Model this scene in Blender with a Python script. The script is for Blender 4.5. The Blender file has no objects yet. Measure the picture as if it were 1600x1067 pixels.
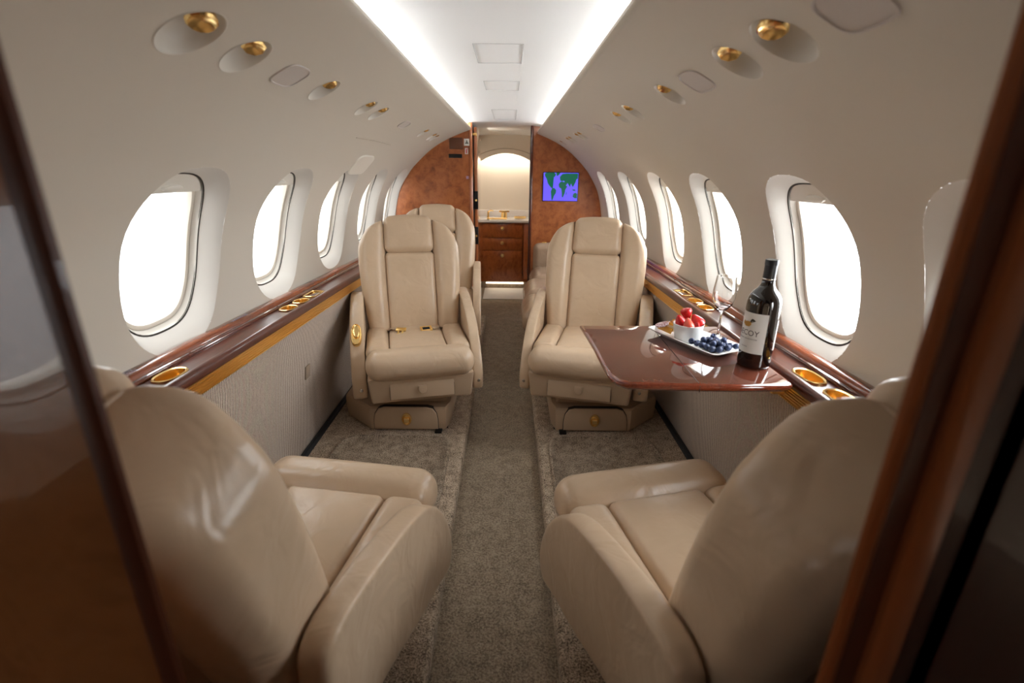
import bpy, bmesh, math, random
from mathutils import Vector, Matrix, noise
random.seed(7)
sc = bpy.context.scene
PI = math.pi
rad = math.radians

# ------------------------------------------------------------------ camera
CAM = Vector((0.04, 0.0, 1.25))
PITCH, YAW, ROLL, FPX = 19.3, 0.5, 0.75, 765.0
p, y, r = rad(PITCH), rad(YAW), rad(ROLL)
fwd = Vector((math.sin(y)*math.cos(p), math.cos(y)*math.cos(p), -math.sin(p)))
rt = Vector((math.cos(y), -math.sin(y), 0)); up = rt.cross(fwd)
R2 = rt*math.cos(r) + up*math.sin(r); U2 = -rt*math.sin(r) + up*math.cos(r)
cd = bpy.data.cameras.new('camera'); cam = bpy.data.objects.new('camera', cd)
sc.collection.objects.link(cam); sc.camera = cam
M = Matrix((R2, U2, -fwd)).transposed().to_4x4(); M.translation = CAM
cam.matrix_world = M
cd.sensor_width = 36; cd.lens = FPX/1600*36; cd.clip_start = .02
cd.dof.use_dof = True; cd.dof.focus_distance = 2.1; cd.dof.aperture_fstop = 3.2

# ------------------------------------------------------------------ world, light, exposure
w = bpy.data.worlds.new('daylight'); sc.world = w; w.use_nodes = True
bg = w.node_tree.nodes['Background']
bg.inputs[0].default_value = (0.93, 0.97, 1.0, 1); bg.inputs[1].default_value = 9.0
_wt = w.node_tree; _tc = _wt.nodes.new('ShaderNodeTexCoord'); _sx = _wt.nodes.new('ShaderNodeSeparateXYZ'); _wt.links.new(_tc.outputs['Generated'], _sx.inputs[0])
_m1 = _wt.nodes.new('ShaderNodeMapRange'); _m1.inputs['From Min'].default_value = -.8; _m1.inputs['From Max'].default_value = .8; _m1.inputs['To Min'].default_value = 1.9; _m1.inputs['To Max'].default_value = 13.0
_m2 = _wt.nodes.new('ShaderNodeMapRange'); _m2.inputs['From Min'].default_value = -.25; _m2.inputs['From Max'].default_value = .15; _m2.inputs['To Min'].default_value = .5; _m2.inputs['To Max'].default_value = 1.0
_mm = _wt.nodes.new('ShaderNodeMath'); _mm.operation = 'MULTIPLY'
_wt.links.new(_sx.outputs[0], _m1.inputs[0]); _wt.links.new(_sx.outputs[2], _m2.inputs[0]); _wt.links.new(_m1.outputs[0], _mm.inputs[0]); _wt.links.new(_m2.outputs[0], _mm.inputs[1]); _wt.links.new(_mm.outputs[0], bg.inputs[1])
sc.view_settings.view_transform = 'Standard'; sc.view_settings.look = 'None'
sc.view_settings.gamma = 1; sc.view_settings.use_curve_mapping = False
sc.view_settings.exposure = 0.74
sc.cycles.use_denoising = True
sc.cycles.max_bounces = 10; sc.cycles.diffuse_bounces = 6; sc.cycles.transparent_max_bounces = 16
sc.cycles.sample_clamp_indirect = 6
COVE = 35.0          # strength of the cove light strips

# ------------------------------------------------------------------ materials
def lin(c):
    return tuple(((v/255)/12.92 if v/255 <= .04045 else ((v/255+.055)/1.055)**2.4) for v in c) + (1,)
MATS = {}
def mat(name, col, rough=.5, metal=0, coat=0, spec=.5, emit=None, es=0, trans=0, ior=1.45, sheen=0):
    m = bpy.data.materials.new(name); m.use_nodes = True
    b = m.node_tree.nodes['Principled BSDF']
    b.inputs['Base Color'].default_value = lin(col)
    b.inputs['Roughness'].default_value = rough; b.inputs['Metallic'].default_value = metal
    b.inputs['Coat Weight'].default_value = coat; b.inputs['Coat Roughness'].default_value = .03
    b.inputs['Specular IOR Level'].default_value = spec
    b.inputs['Transmission Weight'].default_value = trans; b.inputs['IOR'].default_value = ior
    b.inputs['Sheen Weight'].default_value = sheen
    if emit:
        b.inputs['Emission Color'].default_value = lin(emit); b.inputs['Emission Strength'].default_value = es
    MATS[name] = m
    return m
def nd(m, t, **k):
    n = m.node_tree.nodes.new(t)
    for a, v in k.items():
        if a in n.inputs: n.inputs[a].default_value = v
        else: setattr(n, a, v)
    return n
def lk(m, a, b): m.node_tree.links.new(a, b)
def coords(m, scale=(1, 1, 1), obj=True):
    tc = nd(m, 'ShaderNodeTexCoord'); mp = nd(m, 'ShaderNodeMapping'); mp.inputs['Scale'].default_value = scale
    lk(m, tc.outputs['Object'], mp.inputs[0]); return mp.outputs[0]
def ntex(m, vec, scale, detail=4, rough=.6, dist=0):
    n = nd(m, 'ShaderNodeTexNoise'); n.inputs['Scale'].default_value = scale; n.inputs['Detail'].default_value = detail
    n.inputs['Roughness'].default_value = rough; n.inputs['Distortion'].default_value = dist; lk(m, vec, n.inputs['Vector']); return n
def ramp(m, fac, stops):
    r_ = nd(m, 'ShaderNodeValToRGB'); e = r_.color_ramp.elements
    e[0].position, e[0].color = stops[0][0], lin(stops[0][1]); e[1].position, e[1].color = stops[-1][0], lin(stops[-1][1])
    for p_, c in stops[1:-1]:
        x = e.new(p_); x.color = lin(c)
    lk(m, fac, r_.inputs[0]); lk(m, r_.outputs[0], m.node_tree.nodes['Principled BSDF'].inputs['Base Color']); return r_
def bump(m, h, strength, dist=.002, prev=None):
    b = nd(m, 'ShaderNodeBump'); b.inputs['Strength'].default_value = strength; b.inputs['Distance'].default_value = dist
    lk(m, h, b.inputs['Height'])
    if prev: lk(m, prev.outputs[0], b.inputs['Normal'])
    lk(m, b.outputs[0], m.node_tree.nodes['Principled BSDF'].inputs['Normal']); return b

def leather(name, c1, c2, rough=.28):
    m = mat(name, c1, rough, spec=.45); v = coords(m)
    n1 = ntex(m, v, 5, 3); ramp(m, n1.outputs[0], [(.3, c2), (.7, c1)])
    n2 = ntex(m, v, 11, 2, .5, 1.2); b1 = bump(m, n2.outputs[0], .35, .012)
    n3 = nd(m, 'ShaderNodeTexVoronoi'); n3.inputs['Scale'].default_value = 420; lk(m, v, n3.inputs['Vector'])
    bump(m, n3.outputs['Distance'], .12, .0006, b1); return m
LEA = leather('seat_leather', (204, 180, 153), (194, 169, 141))
LEAD = leather('divan_leather', (158, 134, 112), (144, 120, 98), .26)
SHELL = mat('seat_shell', (186, 162, 136), .4)
def wood(name, stops, scale, sx=(1, 1, 1), rough=.25, coat=.9, dist=2.0, detail=6):
    m = mat(name, (120, 60, 30), rough, coat=coat); v = coords(m, sx)
    n1 = ntex(m, v, scale, detail, .65, dist); ramp(m, n1.outputs[0], stops); return m
BURL = wood('burl_wood', [(.25, (108, 57, 28)), (.45, (150, 84, 44)), (.6, (170, 101, 57)), (.8, (126, 68, 33))], 15, rough=.32, coat=.5, dist=.35, detail=9)
BURLD = wood('burl_wood_door', [(.25, (112, 64, 32)), (.5, (158, 98, 54)), (.75, (128, 74, 40))], 9, (1, 1, .7), .22, .8, 1.0)
MAHO = wood('mahogany', [(.3, (66, 28, 20)), (.55, (92, 42, 28)), (.75, (76, 32, 22))], 9, (8, 1, 8), .12, 1, .6)
LEDW = wood('ledge_wood', [(.3, (58, 24, 13)), (.55, (88, 40, 22)), (.75, (70, 30, 17))], 9, (8, 1, 8), .3, .22, .6)
TABW = wood('table_veneer', [(.3, (92, 46, 34)), (.55, (112, 60, 44)), (.75, (100, 52, 38))], 5, (2, 2, 2), .06, 1, .6)
RAILW = wood('rail_wood', [(.3, (92, 42, 22)), (.55, (128, 64, 34)), (.75, (104, 50, 28))], 10, (6, 1, 6), .2, .5, .6)
CABW = wood('cabinet_wood', [(.3, (112, 56, 24)), (.55, (146, 80, 38)), (.75, (126, 66, 30))], 14, (1, 1, .6), .25, .8, 1.4)
WALL = mat('sidewall_panel', (206, 199, 187), .62, spec=.3)
_v = coords(WALL); _n = ntex(WALL, _v, 260, 2); bump(WALL, _n.outputs[0], .12, .0015)
CEIL = mat('headliner', (240, 241, 240), .7, spec=.2)
_v = coords(CEIL); _n = ntex(CEIL, _v, 60, 4); bump(CEIL, _n.outputs[0], .12, .003)
LINER = mat('window_liner', (206, 200, 190), .45)
BEAD = mat('window_bead', (222, 214, 200), .4)
SHADE = mat('shade_plastic', (226, 222, 212), .45)
CLSH = mat('lowered_shade', (140, 106, 92), .6)
SEAL = mat('dark_seal', (44, 38, 32), .6)
BLACK = mat('black_plastic', (16, 16, 17), .35)
RUB = mat('rubber_track', (42, 44, 46), .45)
GOLD = mat('polished_brass', (248, 214, 146), .22, metal=1)
GOLDS = mat('satin_brass', (246, 208, 132), .28, metal=1)
_v = coords(GOLDS); 
STEEL = mat('steel', (200, 198, 192), .25, metal=1)
CREAM = mat('cream_panel', (222, 212, 198), .55)
WHITE = mat('white_glaze', (240, 240, 238), .12, coat=.5)
STONE = mat('counter_stone', (214, 210, 208), .2)
COVEM = mat('cove_lamp', (255, 255, 255), .5, emit=(246, 250, 255), es=COVE)
def carpet(name, stops, sc1=330, b=.9):
    m = mat(name, stops[0][1], .95, spec=.05, sheen=.15); v = coords(m)
    n = ntex(m, v, sc1, 3, .7); n2 = ntex(m, v, 26, 3)
    mx = nd(m, 'ShaderNodeMath', operation='MULTIPLY_ADD'); lk(m, n2.outputs[0], mx.inputs[0]); mx.inputs[1].default_value = .35; 
    lk(m, n.outputs[0], mx.inputs[2]); ramp(m, mx.outputs[0], stops)
    bump(m, n.outputs[0], b, .006); return m
CARP = carpet('carpet_side', [(.52, (84, 70, 56)), (.66, (172, 152, 130)), (.8, (216, 198, 174))], 170, 1.0)
CARPA = carpet('carpet_aisle', [(.5, (104, 90, 74)), (.68, (146, 130, 110)), (.85, (172, 156, 134))], 150, .8)
CARPM = carpet('carpet_mat', [(.52, (78, 64, 52)), (.66, (152, 134, 114)), (.8, (198, 180, 158))], 190, 1.0)
FAB = mat('ribbed_fabric', (120, 102, 84), .9, spec=.1, sheen=.2)
_v = coords(FAB); _w = nd(FAB, 'ShaderNodeTexWave'); _w.bands_direction = 'Y'; _w.inputs['Scale'].default_value = 34
_w.inputs['Distortion'].default_value = .6; _w.inputs['Detail'].default_value = 2; _w.inputs['Detail Scale'].default_value = 3
lk(FAB, _v, _w.inputs['Vector']); _n = ntex(FAB, _v, 190, 3)
_mx = nd(FAB, 'ShaderNodeMath', operation='MULTIPLY_ADD'); lk(FAB, _n.outputs[0], _mx.inputs[0]); _mx.inputs[1].default_value = .6
lk(FAB, _w.outputs['Fac'], _mx.inputs[2]); ramp(FAB, _mx.outputs[0], [(.3, (78, 60, 50)), (.65, (166, 146, 130)), (.95, (222, 206, 190))])
bump(FAB, _mx.outputs[0], .6, .003)
# pane: thin clear acrylic
PANE = bpy.data.materials.new('window_pane'); PANE.use_nodes = True
_t = PANE.node_tree; _t.nodes.clear(); _o = _t.nodes.new('ShaderNodeOutputMaterial'); _m = _t.nodes.new('ShaderNodeMixShader')
_a = _t.nodes.new('ShaderNodeBsdfTransparent'); _g = _t.nodes.new('ShaderNodeBsdfGlossy'); _g.inputs['Roughness'].default_value = .02
_f = _t.nodes.new('ShaderNodeLayerWeight'); _p = _t.nodes.new('ShaderNodeMath'); _p.operation = 'POWER'; _p.inputs[1].default_value = 5; _p2 = _t.nodes.new('ShaderNodeMath'); _p2.operation = 'MULTIPLY_ADD'; _p2.inputs[1].default_value = .6; _p2.inputs[2].default_value = .03
_t.links.new(_f.outputs['Facing'], _p.inputs[0]); _t.links.new(_p.outputs[0], _p2.inputs[0]); _t.links.new(_p2.outputs[0], _m.inputs[0]); _t.links.new(_a.outputs[0], _m.inputs[1]); _t.links.new(_g.outputs[0], _m.inputs[2]); _t.links.new(_m.outputs[0], _o.inputs[0])
GLASS = mat('clear_glass', (255, 255, 255), 0, trans=1, ior=1.45)
WINE = mat('bottle_glass_full_of_red_wine', (14, 10, 10), .04, coat=1, spec=.6)
FOIL = mat('capsule_foil', (34, 36, 42), .35, coat=.2)
LABEL = mat('paper_label', (226, 226, 222), .6)
INK = mat('label_ink', (44, 40, 40), .6)
DUCK1 = mat('ink_ochre', (186, 138, 58), .6); DUCK2 = mat('ink_dark_green', (58, 56, 44), .6)

# ------------------------------------------------------------------ mesh helpers
COL = sc.collection
def mesh_from(bm, name, m, sharp=38, weld=1e-5):
    if weld: bmesh.ops.remove_doubles(bm, verts=bm.verts, dist=weld)
    me = bpy.data.meshes.new(name); bm.to_mesh(me); bm.free()
    for q in me.polygons: q.use_smooth = True
    me.set_sharp_from_angle(angle=rad(sharp))
    for mm in (m if isinstance(m, (list, tuple)) else [m]): me.materials.append(mm)
    return me
def link(name, me, parent=None, loc=(0, 0, 0)):
    o = bpy.data.objects.new(name, me); COL.objects.link(o); o.location = loc
    if parent: o.parent = parent
    return o
def obj(name, bm, m, parent=None, sharp=38, center=True, fixn=True):
    """one mesh object, built in world coordinates, origin moved to the middle of its underside"""
    if fixn: bmesh.ops.recalc_face_normals(bm, faces=bm.faces)
    me = mesh_from(bm, name, m, sharp)
    off = Vector((0, 0, 0))
    if center and len(me.vertices):
        xs = [v.co.x for v in me.vertices]; ys = [v.co.y for v in me.vertices]; zs = [v.co.z for v in me.vertices]
        off = Vector(((min(xs)+max(xs))/2, (min(ys)+max(ys))/2, min(zs))); me.transform(Matrix.Translation(-off))
    loc = off.copy()
    q = parent
    while q: loc -= q.location; q = q.parent
    return link(name, me, parent, loc)
def tag(o, label=None, cat=None, group=None, kind=None):
    if label: o['label'] = label
    if cat: o['category'] = cat
    if group: o['group'] = group
    if kind: o['kind'] = kind
    return o
def struct(name, bm, m, **k): return tag(obj(name, bm, m, center=False, **k), kind='structure')
def thing(name, loc, label, cat, group=None):
    o = bpy.data.objects.new(name, None); COL.objects.link(o); o.location = loc; o.empty_display_size = .05
    return tag(o, label, cat, group)
NB = bmesh.new
def quad(bm, pts, mi=0):
    f = bm.faces.new([bm.verts.new(q) for q in pts]); f.material_index = mi; return f
def box(bm, x0, x1, y0, y1, z0, z1, bev=0, seg=2, mtx=None):
    vs = [bm.verts.new((x, y_, z)) for x in (x0, x1) for y_ in (y0, y1) for z in (z0, z1)]
    fs = [(0, 1, 3, 2), (4, 6, 7, 5), (0, 4, 5, 1), (2, 3, 7, 6), (0, 2, 6, 4), (1, 5, 7, 3)]
    faces = [bm.faces.new([vs[i] for i in f]) for f in fs]
    if bev:
        es = list({e for f in faces for e in f.edges})
        r_ = bmesh.ops.bevel(bm, geom=es, offset=bev, segments=seg, profile=.5, affect='EDGES')
        vs = list({v for f in r_['faces'] for v in f.verts} | {v for v in vs if v.is_valid})
    if mtx:
        for v in vs: v.co = mtx @ v.co
    return vs
def prism(bm, pts, f, a, b, bev=0, seg=2):
    """pts 2-D outline, f(u,v,w)->xyz, extruded w from a to b, optional bevelled rim"""
    n = len(pts)
    A = [bm.verts.new(f(u, v, a)) for u, v in pts]; B = [bm.verts.new(f(u, v, b)) for u, v in pts]
    fa = bm.faces.new(A[::-1]); fb = bm.faces.new(B)
    for i in range(n): bm.faces.new((A[i], A[(i+1) % n], B[(i+1) % n], B[i]))
    if bev:
        es = list(fa.edges) + list(fb.edges)
        bmesh.ops.bevel(bm, geom=es, offset=bev, segments=seg, profile=.5, affect='EDGES', clamp_overlap=True)
def loft(bm, rings, close=True, cap0=True, cap1=True, mi=0):
    vr = [[bm.verts.new(q) for q in r_] for r_ in rings]; n = len(vr[0])
    for a, b in zip(vr, vr[1:]):
        for i in range(n if close else n-1):
            f = bm.faces.new((a[i], a[(i+1) % n], b[(i+1) % n], b[i])); f.material_index = mi
    if cap0 and close: bm.faces.new(vr[0][::-1]).material_index = mi
    if cap1 and close: bm.faces.new(vr[-1]).material_index = mi
    return vr
def tube(bm, pts, r_, n=8, caps=True, flat=1):
    pts = [Vector(q) for q in pts]; rings = []
    for i, q in enumerate(pts):
        d = (pts[min(i+1, len(pts)-1)] - pts[max(i-1, 0)]).normalized()
        a = d.cross(Vector((0, 0, 1)))
        if a.length < .01: a = d.cross(Vector((0, 1, 0)))
        a.normalize(); b = d.cross(a)
        rr = r_[i] if isinstance(r_, (list, tuple)) else r_
        rings.append([q + (a*math.cos(2*PI*k/n) + b*flat*math.sin(2*PI*k/n))*rr for k in range(n)])
    loft(bm, rings, True, caps, caps)
def lathe(bm, prof, n=24, mtx=None, cap0=False, cap1=False):
    rings = [[Vector((r_*math.cos(2*PI*k/n), r_*math.sin(2*PI*k/n), z)) for k in range(n)] for r_, z in prof]
    if mtx: rings = [[mtx @ q for q in r_] for r_ in rings]
    return loft(bm, rings, True, cap0, cap1)
def cyl(bm, c, r_, h, n=20, axis=Vector((0, 0, 1)), bev=.15):
    q = Vector((0, 0, 1)).rotation_difference(Vector(axis).normalized()).to_matrix().to_4x4(); q.translation = Vector(c)
    b = min(r_, h)*bev
    lathe(bm, [(r_-b, 0), (r_, b), (r_, h-b), (r_-b, h)], n, q, True, True)
def rbox(bm, c, h, r_, n=(6, 6, 6), puff=(0, 0, 0), warp=None, mtx=None):
    """rounded, optionally puffed cushion block; c centre, h half sizes, r_ corner radius"""
    cx, cy, cz = c; hx, hy, hz = h; r_ = min(r_, hx, hy, hz)
    def pos(a, b, d):
        P = Vector((a*hx, b*hy, d*hz))
        I = Vector((max(-hx+r_, min(hx-r_, P.x)), max(-hy+r_, min(hy-r_, P.y)), max(-hz+r_, min(hz-r_, P.z))))
        D = P - I
        if D.length > 1e-9: P = I + D.normalized()*r_
        P.x += puff[0]*a*(1-b*b)*(1-d*d); P.y += puff[1]*b*(1-a*a)*(1-d*d); P.z += puff[2]*d*(1-a*a)*(1-b*b)
        if warp: P = Vector(warp(P.x, P.y, P.z, a, b, d))
        P = P + Vector(c)
        return mtx @ P if mtx else P
    def cd_(k, hh):   # denser samples in the rounded rim
        rr = r_/hh; o = []
        m_ = 4
        for i in range(m_): o.append(-1 + rr*(1-math.cos(PI/2*i/m_))*1.0 if False else -1 + rr*(1-math.tan(PI/4*(1-i/m_))))
        for i in range(k+1): o.append(-1+rr + (2-2*rr)*i/k)
        for i in range(m_-1, -1, -1): o.append(1 - rr*(1-math.tan(PI/4*(1-i/m_))))
        o2 = []
        for q in o:
            if not o2 or abs(q-o2[-1]) > 1e-7: o2.append(q)
        return o2
    U, V, W_ = cd_(n[0], hx), cd_(n[1], hy), cd_(n[2], hz)
    cache = {}
    def vt(a, b, d):
        k = (round(a, 6), round(b, 6), round(d, 6))
        if k not in cache: cache[k] = bm.verts.new(pos(a, b, d))
        return cache[k]
    def face(*q):
        try: bm.faces.new(q)
        except ValueError: pass
    for s in (-1, 1):
        for i in range(len(U)-1):
            for j in range(len(V)-1): face(vt(U[i], V[j], s), vt(U[i+1], V[j], s), vt(U[i+1], V[j+1], s), vt(U[i], V[j+1], s))
        for i in range(len(U)-1):
            for j in range(len(W_)-1): face(vt(U[i], s, W_[j]), vt(U[i+1], s, W_[j]), vt(U[i+1], s, W_[j+1]), vt(U[i], s, W_[j+1]))
        for i in range(len(V)-1):
            for j in range(len(W_)-1): face(vt(s, V[i], W_[j]), vt(s, V[i+1], W_[j]), vt(s, V[i+1], W_[j+1]), vt(s, V[i], W_[j+1]))
def smooth(t): t = max(0, min(1, t)); return t*t*(3-2*t)
def sell(dx, dy, a, b, n): return 1/((abs(dx)/a)**n + (abs(dy)/b)**n)**(1/n)
def perim(hu0, hu1, hv0, hv1, k=14, kv=14):
    o = []
    for i in range(k): o.append((hu0+(hu1-hu0)*i/k, hv0))
    for i in range(kv): o.append((hu1, hv0+(hv1-hv0)*i/kv))
    for i in range(k): o.append((hu1-(hu1-hu0)*i/k, hv1))
    for i in range(kv): o.append((hu0, hv1-(hv1-hv0)*i/kv))
    return o
def panel(bm, u0, u1, v0, v1, feats, mp, du=.1, nv=6):
    """a sheet over (u,v) with holes / dishes: feats = dict(cu,cv,cell,rings=[(a,b,n,depth)..])"""
    def grid(a, b):
        if b-a < 1e-6: return
        k = max(1, int(math.ceil((b-a)/du)))
        loft(bm, [[mp(a+(b-a)*i/k, v0+(v1-v0)*j/nv, 0) for j in range(nv+1)] for i in range(k+1)], close=False)
    cur = u0
    for f in sorted(feats, key=lambda q: q['cu']):
        a, b = f['cu']-f['cell'], f['cu']+f['cell']
        grid(cur, a); cur = b
        cu, cv = f['cu'], f['cv']; pr = perim(a, b, v0, v1, 14, nv); rings = []
        A, B, n0, d0 = f['rings'][0][:4]
        for k in range(5):
            t = k/5
            ring = []
            for (pu, pv) in pr:
                dx, dy = pu-cu, pv-cv; s = sell(dx, dy, A, B, n0)
                ring.append(mp(cu+dx*(1-t+t*s), cv+dy*(1-t+t*s), 0))
            rings.append(ring)
        for rg in f['rings']:
            A, B, n0, d0 = rg[:4]; q0 = rg[4] if len(rg) > 4 else 0
            rings.append([mp(cu+q0+(pu-cu)*sell(pu-cu, pv-cv, A, B, n0), cv+(pv-cv)*sell(pu-cu, pv-cv, A, B, n0), d0) for pu, pv in pr])
        loft(bm, rings, True, False, f.get('cap', False))
    grid(cur, u1)
def srings(mp, cu, cv, rr, k=64):
    return [[mp(cu+math.cos(2*PI*i/k)*sell(math.cos(2*PI*i/k), math.sin(2*PI*i/k), A, B, n),
                cv+math.sin(2*PI*i/k)*sell(math.cos(2*PI*i/k), math.sin(2*PI*i/k), A, B, n), d) for i in range(k)] for A, B, n, d in rr]

# ------------------------------------------------------------------ cabin cross-section
PR = [(.935, .50), (.938, .62), (.938, .76), (.928, .885), (.882, 1.07), (.795, 1.215), (.735, 1.285), (.64, 1.372), (.56, 1.430), (.46, 1.484), (.36, 1.525), (.29, 1.55)]
def spline(P, k=10):
    o = []
    for i in range(len(P)-1):
        p0 = Vector(P[max(i-1, 0)]); p1 = Vector(P[i]); p2 = Vector(P[i+1]); p3 = Vector(P[min(i+2, len(P)-1)])
        for j in range(k):
            t = j/k
            o.append(.5*((2*p1)+(p2-p0)*t+(2*p0-5*p1+4*p2-p3)*t*t+(3*p1-p0-3*p2+p3)*t**3))
    o.append(Vector(P[-1])); return o
CS = spline(PR); SL = [0]
for a, b in zip(CS, CS[1:]): SL.append(SL[-1] + (b-a).length)
def cs(s):
    s = max(0, min(SL[-1]-1e-6, s)); i = max(j for j in range(len(SL)-1) if SL[j] <= s)
    t = (s-SL[i])/(SL[i+1]-SL[i]); return CS[i].lerp(CS[i+1], t)
def cst(s):
    a, b = cs(s-.012), cs(s+.012); return (b-a).normalized()
def s_of_z(z):
    for i in range(len(CS)-1):
        if CS[i].y <= z <= CS[i+1].y: return SL[i] + (SL[i+1]-SL[i])*(z-CS[i].y)/(CS[i+1].y-CS[i].y)
    return SL[-1]
def xs(side, Y): return 1-.055*smooth((Y-2.8)/1.8) if side > 0 else 1.0
def wmap(side):
    def f(u, v, d):
        q = cs(v); t = cst(v); nx, nz = t.y, -t.x      # outward normal in the section
        return Vector((side*(q.x*xs(side, u) + nx*d), u, q.y + nz*d))
    return f
def wx(z): return cs(s_of_z(z)).x
YA, YB = -1.15, 6.3
def ceilz(x): return 1.620 - .12*x*x - .5*x**4

WIN_L = [-.40, .70, 1.40, 2.06, 2.72, 3.40, 4.07]
WIN_R = [.78, 1.38, 2.035, 2.69, 3.39, 4.08]
SV0, SV1 = s_of_z(.665), s_of_z(1.345)
def wgeo(Yc, exit_=False):
    zt = 1.250
    s0, s1 = s_of_z(.728), s_of_z(zt)
    return (s0+s1)/2 - .004, (s1-s0)/2
SPOT_S = s_of_z(1.463)
LIGHTS = {-1: [(.957, .062), (1.139, .057), (1.587, .052), (2.024, .050), (2.209, .050), (3.315, .047), (3.674, .047), (3.80, .047)],
          1: [(.949, .062), (1.127, .057), (1.572, .052), (2.024, .050), (2.232, .050), (3.34, .047), (3.46, .047), (3.78, .047), (3.90, .047), (4.30, .045)]}
WP = {-1: (.222, .184, .052), 1: (.202, .174, .042)}     # opening half width at the wall, at the liner, depth
REV = mat('window_reveal', (200, 195, 187), .5)
def fun(side, b):
    A0, A1, D = WP[side]; o = [(A0, b, 2.5, 0, 0), (A0-.0012, b*.996, 2.5, .0008, 0), (A0-.004, b*.986, 2.5, .0035, 0)]
    for i in range(1, 7):
        t = i/6; o.append((A0-.004+(A1-A0+.004)*t**.85, b*(.986+(.805-.986)*t**.9), 2.5+.2*t, .0035+(D-.0035)*t, 0))
    return o
for side, nm in ((-1, 'left'), (1, 'right')):
    mp = wmap(side); bm = NB()
    wins = WIN_L if side < 0 else WIN_R
    feats = []
    for Yc in wins:
        c, b = wgeo(Yc)
        feats.append(dict(cu=Yc, cv=c, cell=.29, rings=[fun(side, b)[0]]))
    panel(bm, YA, YB, SV0, SV1, feats, mp, .1, 16)
    panel(bm, YA, YB, 0.0, SV0, [], mp, .1, 4)
    sa, sb = SPOT_S-.075, SPOT_S+.075
    panel(bm, YA, YB, SV1, sa, [], mp, .1, 4)
    fl = [dict(cu=Y_, cv=SPOT_S, cell=r_+.007, rings=[(r_, r_, 2, 0), (r_-.002, r_-.002, 2, .002)]) for Y_, r_ in LIGHTS[side]]
    panel(bm, YA, YB, sa, sb, fl, mp, .06, 8)
    panel(bm, YA, YB, sb, SL[-1], [], mp, .1, 4)
    # rolled lip at the cove
    e = cs(SL[-1]); xe = xs(side, 0)
    lip = [(0, 0), (-.008, .003), (-.014, .010), (-.014, .018), (-.008, .024), (.002, .024), (.10, .004), (.10, -.02)]
    loft(bm, [[Vector((side*((e.x+a_)*1), Y_, e.y+b_)) for a_, b_ in lip] for Y_ in (YA, 2.8, 4.6, YB)], close=False)
    struct('wall_'+nm, bm, WALL, fixn=False)

# ------------------------------------------------------------------ windows
wn = 0
def window(side, Yc):
    global wn; wn += 1
    mp = wmap(side); c, b = wgeo(Yc); A0, A1, D = WP[side]; closed = 0 < Yc < .9
    bm = NB()     # liner: housing inside the recess
    loft(bm, srings(mp, Yc, c, [(A1+.001, b*.807, 2.7, D-.0004), (A1-.0045, b*.786, 2.7, D+.001), (A1-.005, b*.784, 2.8, D+.004), (A1-.010, b*.765, 2.9, D+.010), (A1-.017, b*.740, 3, D+.015), (A1-.018, b*.735, 3, D+.020)]), True, False, False)
    root = tag(obj('window_%d' % wn, bm, LINER, fixn=False), kind='structure')
    bm = NB(); rr = []
    for A, B, n_, d, q in fun(side, b):
        rr += srings(mp, Yc+q, c, [(A, B, n_, d)], 96)
    loft(bm, rr, True, False, False); obj('window_reveal', bm, REV, root, sharp=60, fixn=False)
    bm = NB()
    loft(bm, srings(mp, Yc, c, [(A1+.002, b*.810, 2.7, D-.0006), (A1-.0042, b*.787, 2.7, D+.0006), (A1-.0046, b*.786, 2.7, D+.004)]), True, False, False)
    obj('window_seal', bm, SEAL, root)
    bm = NB()
    loft(bm, srings(mp, Yc, c, [(A1-.0175, b*.738, 3, D+.020), (A1-.019, b*.732, 3, D+.0165), (A1-.024, b*.712, 3, D+.0155), (A1-.029, b*.694, 3, D+.018), (A1-.031, b*.686, 3, D+.024), (A1-.033, b*.678, 3, D+.030), (A1-.034, b*.675, 3, D+.06)]), True, False, False)
    obj('window_frame', bm, BEAD, root)
    bm = NB()
    loft(bm, srings(mp, Yc, c, [(A1-.0342, b*.673, 3, D+.034), (A1-.0342, b*.673, 3, D+.038)]), True, True, True)
    obj('window_pane', bm, PANE, root)
    # shade, pushed up, with its pull lip
    bm = NB(); n = 10
    def hw(t): return .196*max(0, 1-(abs(t)**2.9))**(1/2.9)
    TA = .08 if closed else .57; TS = .792-TA
    st = [TA+TS*i/n for i in range(n+1)]
    rr = []
    for t in st:
        h_ = (A1-.002)*max(0.02, 1-(abs(t)/.797)**2.8)**(1/2.8) if t < .795 else .02
        rr.append([mp(Yc-h_+2*h_*k/8, c+b*t, D+.006-.003*(t-TA)/TS) for k in range(9)])
    loft(bm, rr, close=False)
    t0 = TA
    h_ = (A1-.002)*max(0.02, 1-(abs(t0)/.797)**2.8)**(1/2.8)
    loft(bm, [[mp(Yc-h_+2*h_*k/8, c+b*t0, D+.006) for k in range(9)], [mp(Yc-h_+2*h_*k/8, c+b*t0, D+.016) for k in range(9)]], close=False)
    sh = obj('window_shade', bm, CLSH if closed else SHADE, root)
    bm = NB()
    loft(bm, [[mp(Yc+.045*math.cos(a_)*q, c+b*(TA+.055)+.011*math.sin(a_)*q, D+.005-dd) for a_ in [2*PI*k/20 for k in range(20)]] for q, dd in ((1, 0), (.92, .006), (.6, .0085))], True, False, True)
    obj('shade_handle', bm, SHADE, sh)
    # daylight portal just outside the pane
    ld = bpy.data.lights.new('window_daylight', 'AREA'); ld.shape = 'RECTANGLE'; ld.size = .29; ld.size_y = .38
    ld.cycles.is_portal = True
    lo = bpy.data.objects.new('window_daylight', ld); COL.objects.link(lo)
    q = mp(Yc, c, D+.062); nrm = (mp(Yc, c, 0)-mp(Yc, c, .1)).normalized()
    lo.rotation_euler = nrm.to_track_quat('-Z', 'Y').to_euler(); lo.location = q
for Yc in WIN_L: window(-1, Yc)
for Yc in WIN_R: window(1, Yc)

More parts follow.
